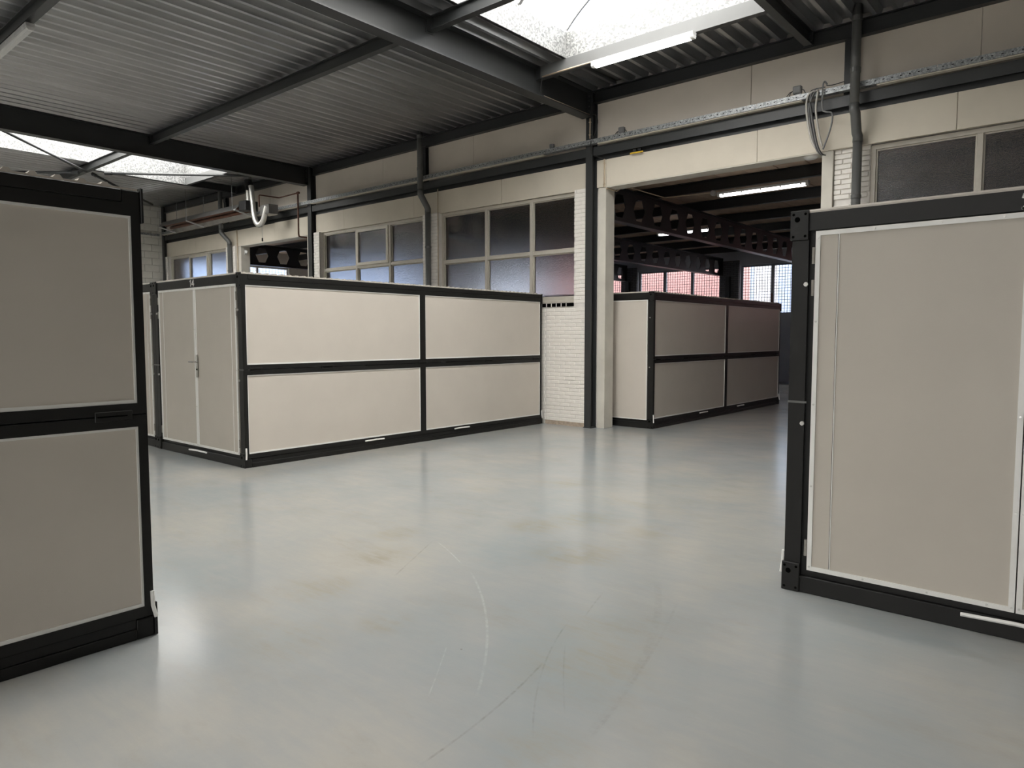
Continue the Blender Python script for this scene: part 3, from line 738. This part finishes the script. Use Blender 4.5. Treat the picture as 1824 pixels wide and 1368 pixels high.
# ------------------------------------------------------------------ annex behind the wall
RZ = 4.42
mb = MB()
ax0, ax1 = XL, 2.6
wx = [(-9.97 + 4.0 * k, -9.97 + 4.0 * k + 3.27) for k in range(-3, 4)]
wx = [(max(a, ax0 + .3), min(c, ax1 - .2)) for a, c in wx if a < ax1 - 1]
mb.box(ax0 - .3, ax1 + .3, YA, YA + .3, 0, 2.26); mb.box(ax0 - .3, ax1 + .3, YA, YA + .3, 3.95, RZ + .2)
e = ax0 - .3
for a, c in wx: mb.box(e, a, YA, YA + .3, 2.26, 3.95); e = c
mb.box(e, ax1 + .3, YA, YA + .3, 2.26, 3.95)
o = mb.build('wall_annex_far', 'annex_wall'); struct(o, 'blue grey far wall of the room behind the right opening', 'wall')
# brick piers of the far wall, coloured dark for their unlit side
m, nt_, b_ = newmat('unlit_brick')
bt = N(nt_, 'ShaderNodeTexBrick'); bt.inputs['Scale'].default_value = 1.0; bt.inputs['Brick Width'].default_value = .21; bt.inputs['Row Height'].default_value = .065; bt.inputs['Mortar Size'].default_value = .008
bt.inputs['Color1'].default_value = (.10, .10, .11, 1); bt.inputs['Color2'].default_value = (.13, .13, .14, 1); bt.inputs['Mortar'].default_value = (.05, .05, .05, 1)
tcx = N(nt_, 'ShaderNodeTexCoord'); sp = N(nt_, 'ShaderNodeSeparateXYZ'); cb = N(nt_, 'ShaderNodeCombineXYZ')
nt_.links.new(tcx.outputs['Object'], sp.inputs[0]); nt_.links.new(sp.outputs[0], cb.inputs[0]); nt_.links.new(sp.outputs[2], cb.inputs[1]); nt_.links.new(cb.outputs[0], bt.inputs['Vector'])
nt_.links.new(bt.outputs[0], b_.inputs['Base Color']); b_.inputs['Roughness'].default_value = .8
for (a, c), (a2, c2) in zip(wx[:-1], wx[1:]):
    MB().box(c + .02, a2 - .02, YA - .06, YA, 0, RZ - .3).build('brick_pier', 'unlit_brick', o)
    xm = (c + a2) / 2
    t = empty('annex_column', (xm, YA - .2, 0)); tag(t, 'black steel column on the far wall %s' % ('beside the pink lit windows' if abs(xm + 10.3) < .5 else 'of the dim back room'), 'column', 'annex columns')
    MB().prism([(-.07, 0), (.07, 0), (.07, .012), (.005, .012), (.005, .128), (.07, .128), (.07, .14), (-.07, .14), (-.07, .128), (-.005, .128), (-.005, .012), (-.07, .012)], 'z', 0, 3.58).build('section', 'steel_dark', t)
def annex_window(name, x0, x1, label):
    w = empty(name, (x0, YA + .10, 2.26)); struct(w, label, 'window'); Wd = x1 - x0; H = 1.69
    fm = MB(); fr = .06
    fm.box(0, fr, 0, .08, 0, H).box(Wd - fr, Wd, 0, .08, 0, H).box(fr, Wd - fr, 0, .08, 0, fr).box(fr, Wd - fr, 0, .08, H - fr, H); fm.build('window_frame', 'annex_frame', w)
    n = 3; st = Wd / n
    for k in range(1, n):
        MB().box(k * st - .05, k * st + .05, -.01, .09, fr, H - fr).build('mullion', 'annex_frame', w)
        MB().box(k * st - .015, k * st + .015, -.05, -.01, .3, .7).build('window_stay', 'copper', w)
    for k in range(n): MB().box(k * st + (.06 if k == 0 else .05), (k + 1) * st - (.06 if k == n - 1 else .05), .037, .043, fr, H - fr).build('pane', 'clear_glass', w)
    wm = MB(); r = .006; q = .06
    while q < Wd - .06: wm.box(q - r, q + r, .012, .012 + 2 * r, fr, H - fr); q += .0955
    q = .10
    while q < H - fr: wm.box(fr, Wd - fr, .0195, .0195 + 2 * r, q - r, q + r); q += .0955
    o2 = wm.build('wire_grid', 'steel_dark', w); o2['kind'] = 'stuff'
    return w
simple('annex_frame', (.22, .24, .27), .5, 0, .05, 6)
labs = ['barred window at the far left end of the back room', 'barred window of the back room behind the sash window', 'barred window showing the pink wall outside, left of the black column', 'barred bright window right of the black column', 'barred window of the back room hidden by the right storage unit', 'barred window at the hidden right end of the back room', 'last barred window of the back room']
for k, (a, c) in enumerate(wx): annex_window('window_%d' % (5 + k), a, c, labs[min(k, 6)])
# annex left wall with its windows, right wall
LW = [(10.6, 14.2, 'blue lit barred window seen through the left opening'), (15.0, 20.6, 'barred side window of the back room, behind the sash window panes')]
mb = MB().box(ax0 - .3, ax0, 10.12, YA, 0, 2.2).box(ax0 - .3, ax0, 10.12, YA, 3.95, RZ + .2)
for a, c in ((10.12, LW[0][0]), (LW[0][1], LW[1][0]), (LW[1][1], YA)): mb.box(ax0 - .3, ax0, a, c, 2.2, 3.95)
o = mb.build('wall_annex_left', 'block_white'); struct(o, 'white left wall of the back room', 'wall')
for wi, (WY0, WY1, lab) in enumerate(LW):
    w = empty('window_%d' % (20 + wi), (ax0 - .15, WY0, 2.2)); struct(w, lab, 'window'); H = 1.75; Wd = WY1 - WY0; n = int(round(Wd / 1.2))
    MB().box(0, .08, 0, .06, 0, H).box(0, .08, Wd - .06, Wd, 0, H).box(0, .08, .06, Wd - .06, 0, .06).box(0, .08, .06, Wd - .06, H - .06, H).build('window_frame', 'trim_white', w)
    for k in range(1, n): MB().box(-.01, .09, k * Wd / n - .04, k * Wd / n + .04, .06, H - .06).build('mullion', 'trim_white', w)
    for k in range(n): MB().box(.037, .043, k * Wd / n + (.06 if k == 0 else .04), (k + 1) * Wd / n - (.06 if k == n - 1 else .04), .06, H - .06).build('pane', 'clear_glass', w)
    wm = MB(); q = .1
    while q < Wd - .06: wm.box(.06, .067, q - .0035, q + .0035, .06, H - .06); q += .12
    q = .14
    while q < H - .06: wm.box(.068, .075, .06, Wd - .06, q - .0035, q + .0035); q += .12
    o2 = wm.build('wire_grid', 'steel_dark', w); o2['kind'] = 'stuff'
    portal('left_window_portal', (ax0 + .02, (WY0 + WY1) / 2, 3.07), WY1 - WY0, 1.7, (1, 0, 0))
o = MB().box(ax1, ax1 + .3, 10.12, YA, 0, RZ + .2).build('wall_annex_right', 'annex_wall'); struct(o, 'right end wall of the back room', 'wall')
# annex ceiling: slabs on purlins
SW, SLN = .53, 1.9
PY = [12.50 + 1.9 * k for k in range(6)]
annex_ceiling = MB().box(ax0 - .3, ax1 + .3, 10.12, YA + .3, RZ + .055, RZ + .2).build('ceiling_annex', 'roof_top'); struct(annex_ceiling, 'dark ceiling of brown slabs in the back room', 'ceiling')
sp_ = None; rs = MB()
ysl = [10.13, 11.0] + PY + [YA]
for j in range(len(ysl) - 1):
    y0, y1 = ysl[j], ysl[j + 1]; x = ax0
    while x < ax1 - .1:
        near = j <= 3 and (x > -9 or (x > -19.8 and x < -14 and j <= 2))
        zz = RZ + random.uniform(-.004, .004)
        if near:
            if sp_ is None: sp_ = MB().box(0, SW - .012, 0, 1, 0, .05).build('roof_slab', 'roof_slab', annex_ceiling, bevel=.004); q = sp_
            else: q = copy_of(sp_, (0, 0, 0), annex_ceiling)
            q.location = (x, y0 + .004, zz); q.scale = (1, y1 - y0 - .008, 1)
        else: rs.box(x, x + SW - .012, y0 + .004, y1 - .004, zz, zz + .05)
        x += SW
o = rs.build('roof_slabs_far', 'roof_slab', annex_ceiling); o['kind'] = 'stuff'
for k, y in enumerate(PY):
    t = empty('annex_purlin', ((ax0 + ax1) / 2, y, 4.215)); h = (ax1 - ax0) / 2
    tag(t, 'black ceiling purlin of the back room, number %d from the opening' % (k + 1) if k else 'black ceiling purlin of the back room nearest to the opening', 'purlin', 'back room purlins')
    MB().prism(ipoly(0, 0, .20, .09, .010, .008), 'x', -h, h).build('beam', 'steel_dark', t)
ordn = ['first', 'second', 'third', 'fourth', 'fifth', 'sixth', 'seventh']
k = 0
for o in list(C.objects):
    if o.name.startswith('annex_purlin'):
        o['label'] = 'black ceiling purlin of the back room, %s from the opening' % ordn[k]; k += 1
# castellated girders
def castellated(xc, y0, y1, label):
    t = empty('perforated_girder', (xc, y0, 3.60)); tag(t, label, 'girder', 'girders with hexagonal holes in the back room')
    L = y1 - y0; P_, hw, tw, hh = .70, .205, .105, .205; H = .61; mz = H / 2
    lo = [(0, .012)]; up = []
    pts = []; c = .35
    while c + hw < L - .05:
        pts += [(c - hw, mz), (c - tw, mz - hh), (c + tw, mz - hh), (c + hw, mz)]; c += P_
    poly_lo = [(0, .012), (L, .012), (L, mz)] + pts[::-1] + [(0, mz)]
    MB().prism([(a, zz) for a, zz in poly_lo], 'x', -.006, .006).build('lower_web', 'steel_dark', t)
    MB().prism([(a, H - zz) for a, zz in poly_lo], 'x', -.006, .006).build('upper_web', 'steel_dark', t)
    MB().box(-.085, .085, 0, L, 0, .012).build('bottom_flange', 'girder_flange', t)
    MB().box(-.085, .085, 0, L, H - .012, H).build('top_flange', 'steel_dark', t)
    MB().box(-.08, .08, L - .012, L, .012, H - .012).build('end_plate', 'steel_dark', t)
    return t
simple('girder_flange', (.10, .10, .11), .35, .2, .1, 2)
castellated(-7.02, 10.17, 23.49, 'black girder with hexagonal holes nearest in the right opening')
castellated(-10.57, 10.17, 23.49, 'black girder with hexagonal holes ending above the pink windows')
castellated(-14.4, 10.17, 23.49, 'third black girder with hexagonal holes, barely seen at the opening edge')
castellated(-19.28, 10.17, 23.49, 'black girder with three hexagonal holes seen through the left opening')
# outside
def building(name, x0, x1, y0, y1, z1, mat, label, stripes=None):
    t = empty(name, (x0, y0, -.1)); tag(t, label, 'building')
    MB().box(0, x1 - x0, 0, y1 - y0, 0, z1).build('wall', mat, t)
    MB().box(-.1, x1 - x0 + .1, -.1, y1 - y0, z1, z1 + .2).build('roof_edge', 'white_wall', t)
    if stripes:
        q = .6
        while q < x1 - x0 - .8:
            MB().box(q, q + .8, -.05, -.001, .0, z1 - .1).build('facade_panel', 'blue_wall', t); q += 2.2
    return t
building('red_building', -21.6, -12.0, 28.2, 29.6, 6.5, 'red_wall', 'red walled building outside the pink lit windows')
building('red_building', -4.5, 22, 29.0, 31, 6.5, 'red_wall', 'red walled building outside, hidden by the right storage unit')
building('blue_building', -40, -29, 6, 27, 6.0, 'pale_blue_wall', 'pale blue building outside the left opening')
building('white_building', -75, -22.3, 30.0, 36, 6.5, 'bright_wall', 'white building outside, left of the red one')
building('white_building', -24, 6, 40.0, 50, 9.0, 'white_wall', 'white building with blue strips outside the bright window', True)

# ------------------------------------------------------------------ tube heater
t = empty('tube_heater', (-18.72, 9.28, 4.60)); tag(t, 'long hooded tube heater hanging below the far left roof', 'heater')
h = 2.36
hood = [(-.24, .05), (-.235, .062), (-.12, .205), (.12, .165), (.255, -.055), (.24, -.058), (.105, .145), (-.11, .185)]
MB().prism(hood, 'x', -h, h - .35).build('hood', 'reflector', t)
for q in (-.07, .08): MB().tube([(-h + .1, q, .085 - q * .35), (h - .2, q, .085 - q * .35)], .045, 12).build('radiant_tube', 'copper', t, smooth=True)
for xx in (-h + .02, -.62, h - .4): MB().prism([(-.25, .04), (-.25, .07), (.26, -.04), (.26, -.07)], 'x', xx - .02, xx + .02).build('hood_bracket', 'lamp_housing', t)
for xx in (-h + .1, -.62, 1.85):
    for yy, zz in ((-.24, .06), (.25, -.05)): MB().tube([(xx, yy, zz), (xx, yy, DZ - 4.60)], .006, 5).build('suspension_rod', 'galvanised', t)
MB().box(h - .34, h - .02, -.16, .18, .02, .26).build('burner_box', 'duct_black', t, bevel=.01)
MB().box(h + .36, h + .76, .0, .26, -.13, .10).build('fan_box', 'reflector', t, bevel=.008)
def duct(t, pts, r, name='flexible_duct'):
    # smooth path with fine corrugation
    P_ = [Vector(p) for p in pts]; path = []
    for i in range(len(P_) - 1):
        p0, p1, p2, p3 = P_[max(i - 1, 0)], P_[i], P_[i + 1], P_[min(i + 2, len(P_) - 1)]
        for k in range(24):
            u = k / 24
            path.append(.5 * ((2 * p1) + (-p0 + p2) * u + (2 * p0 - 5 * p1 + 4 * p2 - p3) * u * u + (-p0 + 3 * p1 - 3 * p2 + p3) * u ** 3))
    path.append(P_[-1])
    return MB().tube(path, [r + (.006 if i % 2 else -.006) for i in range(len(path))], 12).build(name, 'foil', t, smooth=True)
duct(t, [(2.28, .03, .64), (2.34, .03, .34), (2.38, .03, .01), (2.47, .03, -.24), (2.63, .03, -.35), (2.81, .03, -.27), (2.95, .03, -.02), (2.98, .04, .05)], .062)
duct(t, [(2.10, .06, .55), (2.10, .06, .40), (2.11, .06, .20)], .055)
MB().tube([(2.16, .05, .24 + .02), (2.11, .06, .12)], .07, 12).build('duct_collar', 'duct_black', t)
MB().tube([(2.12, .05, DZ - 4.6 + .05), (2.12, .05, .80)], .085, 14).build('flue_pipe', 'pipe_grey', t, smooth=True)
MB().tube([(2.12, .05, .80), (2.13, .05, .66)], .088, 14).build('flue_collar', 'duct_black', t)
MB().tube([(2.13, .05, .68), (2.20, .045, .60)], .10, 14).build('flue_tee', 'duct_black', t)
MB().tube([(2.75, .03, -.10), (2.75, .03, -.35), (2.76, .03, -.68)], .005, 5).build('pull_cord', 'cable_grey', t)
MB().tube([(2.76, .03, -.68), (2.76, .03, -.76)], .018, 8).build('cord_knob', 'black', t)
t = empty('copper_gas_pipe', (-16.0, 9.42, 4.70)); tag(t, 'thin brown gas pipe bending from the heater to the left opening', 'pipe')
MB().tube([(.24, -.29, -.08), (.24, -.29, .18), (.24, -.27, .20), (.24, .22, .21), (.26, .24, .21), (1.06, .24, .22)], .016, 8).build('feed_pipe', 'copper', t, smooth=True)
MB().tube([(1.06, .24, .25), (1.06, .24, -.74), (1.045, .26, -.79), (1.01, .36, -.795), (1.0, .80, -.795)], .020, 8).build('riser_pipe', 'copper', t, smooth=True)
MB().tube([(1.02, .24, .22), (1.11, .24, .22)], .030, 8).build('elbow', 'copper', t)

# ------------------------------------------------------------------ small wall fittings
def jbox(x, label, size=.10, cables=True, z=4.745):
    t = empty('junction_box', (x, 9.72, z)); tag(t, label, 'junction box', 'grey junction boxes above the cable tray'); s = size / 2
    MB().box(-s, s, -.03, .03, -s * .85, s * .95).build('box', 'box_grey', t, bevel=.008)
    MB().box(-s * .8, s * .8, -.036, -.030, -s * .65, s * .75).build('lid', 'box_grey', t, bevel=.002)
    MB().box(-s * .6, s * .9, -.005, .02, -.075, -s * .8).build('bracket', 'galvanised', t)
    if cables:
        for q, w in ((-1, .055), (1, .05), (-1, .09)): MB().tube([(q * s, 0, 0), (q * (s + w * .5), 0, -.01), (q * (s + w), 0, -.06), (q * (s + w), 0, -.11)], .006, 6).build('cable', 'cable_black', t, smooth=True)
    return t
jbox(-6.05, 'grey junction box on the tray just right of the main column')
jbox(-3.36, 'grey junction box left of the hanging cable loop', .11, z=4.765)
jbox(-7.42, 'small grey junction box on the tray left of the main column', .075, False, 4.735)
t = empty('hanging_cable_loop', (-3.1, 9.68, 4.0)); tag(t, 'bundle of grey cables hanging in a loop beside the right downpipe', 'cable')
def cpath(pts, r, mat):
    P_ = [Vector(p) for p in pts]; path = []
    for i in range(len(P_) - 1):
        p0, p1, p2, p3 = P_[max(i - 1, 0)], P_[i], P_[i + 1], P_[min(i + 2, len(P_) - 1)]
        for k in range(8):
            u = k / 8
            path.append(.5 * ((2 * p1) + (-p0 + p2) * u + (2 * p0 - 5 * p1 + 4 * p2 - p3) * u * u + (-p0 + 3 * p1 - 3 * p2 + p3) * u ** 3))
    path.append(P_[-1])
    MB().tube(path, r, 8).build('cable', mat, t, smooth=True)
simple('conduit_pale2', (.50, .48, .44), .5, 0, .05, 20)
cpath([(.02, 0, .70), (-.10, -.01, .66), (-.12, -.01, .45), (-.05, 0, .08), (.03, .02, -.06)], .014, 'conduit_pale2')
for k in range(4):
    cpath([(.10, .01, .72), (-.02 - .02 * k, -.01, .69), (-.09 + .012 * k, -.01, .45), (-.02 + .012 * k, 0, .05), (.04 + .01 * k, .02, -.10), (.10, .1, -.12)], .008, 'cable_black' if k % 2 else 'cable_grey')
cpath([(.02, -.01, .68), (.0, -.02, .45), (.05, -.01, .12), (.08, .02, -.02)], .013, 'conduit_pale2')
cpath([(.13, -.01, .74), (.10, -.02, .78), (.08, -.02, .72), (.08, -.02, .46), (.12, -.02, .40), (.20, -.01, .36), (.18, 0, .18), (.09, .02, -.06)], .011, 'cable_grey')
cpath([(.12, -.01, .73), (.20, -.01, .72), (.34, .0, .735)], .006, 'cable_black')
t = empty('dome_sensor', (-3.26, 10.02, 3.945)); tag(t, 'white round sensor under the lintel of the right opening', 'sensor')
MB().tube([(0, 0, 0), (0, 0, -.015), (0, 0, -.03), (0, 0, -.038)], [.085, .085, .065, .02], 20).build('dome', 'white_plastic', t, smooth=True)
MB().tube([(0, 0, 0), (0, 0, -.006)], .095, 20).build('base_ring', 'trim_white', t)
t = empty('motion_sensor', (-18.07, 10.03, 3.80)); tag(t, 'small white motion sensor on the jamb of the left opening', 'sensor')
MB().box(.0, .03, -.03, .03, -.06, .06).build('bracket', 'white_plastic', t, bevel=.004)
MB().tube([(.03, 0, .02), (.07, -.01, .0), (.10, -.02, -.03)], [.03, .045, .02], 12).build('sensor_head', 'white_plastic', t, smooth=True)
o = empty('yellow_clamp', (-5.85, 9.84, 4.385)); tag(o, 'small yellow clamp strip below the steel rail right of the column', 'clamp')
MB().box(-.115, .115, -.012, .0, 0, .022).build('strip', 'yellow', o); MB().box(-.06, -.01, -.006, .02, .022, .07).build('lug', 'steel_dark', o); MB().box(.03, .07, -.006, .02, .022, .07).build('lug', 'steel_dark', o)
def conduit(name, pts, label, mat='conduit', r=.011, clips=()):
    t = empty(name, pts[0]); tag(t, label, 'conduit', 'thin beige cable conduits'); p0 = Vector(pts[0])
    MB().tube([tuple(Vector(p) - p0) for p in pts], r, 8).build('pipe', mat, t, smooth=True)
    for c in clips:
        q = Vector(c) - p0; MB().box(q.x - .018, q.x + .018, q.y - .012, q.y + .012, q.z - .006, q.z + .006).build('clip', 'conduit', t)
    return t
conduit('cable_conduit', [(-6.47, 9.872, 4.40), (-6.47, 9.872, 3.96)], 'short upright beige conduit at the left end of the right lintel', clips=((-6.47, 9.872, 4.33), (-6.47, 9.872, 4.0)))
conduit('cable_conduit', [(-6.43, 9.872, 3.93), (-6.43, 10.19, 3.93), (-6.78, 11.0, 4.19), (-6.76, 12.43, 4.19), (-5.85, 12.46, 4.17)], 'beige conduit turning under the brown slabs to the back room lamp', r=.010)
conduit('cable_conduit', [(-6.68, 9.765, 5.06), (-6.68, 9.765, 4.74)], 'short upright beige conduit on the main column below the girder', clips=((-6.68, 9.765, 5.0), (-6.68, 9.765, 4.8)))
conduit('cable_conduit', [(-6.69, 8.55, 5.1115), (-6.68, 9.74, 5.1115)], 'beige conduit lying along the lower flange of the main girder', r=.012)
conduit('cable_conduit', [(-6.60, 8.404, 5.335), (-5.70, 8.404, 5.335)], 'beige conduit under the trimmer leading to the lit lamp', r=.010)
conduit('cable_conduit', [(-10.30, 9.80, 4.42), (-10.30, 9.80, 2.3)], 'upright beige conduit at the left edge of the right middle window', r=.009)
conduit('cable_conduit', [(-18.20, 9.87, 4.40), (-18.20, 9.87, 2.3)], 'upright beige conduit left of the left opening', r=.010)
t = empty('loose_wire', (-6.60, 8.40, 5.30)); tag(t, 'black wire drooping from the trimmer to the main girder flange', 'wire')
cpath([(0, 0, 0), (-.04, .02, -.10), (-.06, .06, -.17), (-.08, .15, -.195)], .007, 'cable_black')
t = empty('loose_wire', (-6.62, 9.80, 5.09)); tag(t, 'black wire curling down beside the main column to the tray', 'wire')
cpath([(-.05, -.03, .02), (.04, -.02, .01), (.07, -.01, -.10), (.03, -.01, -.25), (-.02, -.02, -.36), (-.05, -.03, -.44)], .007, 'cable_black')
cpath([(.02, -.12, -.42), (.02, -.14, -.55), (.03, -.10, -.63), (.15, .02, -.69)], .007, 'cable_black')
t = empty('round_junction_box', (-5.80, 12.50, 4.163)); tag(t, 'round grey junction box beside the back room lamp', 'junction box')
MB().tube([(0, -.03, 0), (0, .03, 0)], .05, 16).build('body', 'lamp_housing', t); MB().tube([(0, -.036, 0), (0, -.03, 0)], .042, 16).build('lid', 'lamp_housing', t)
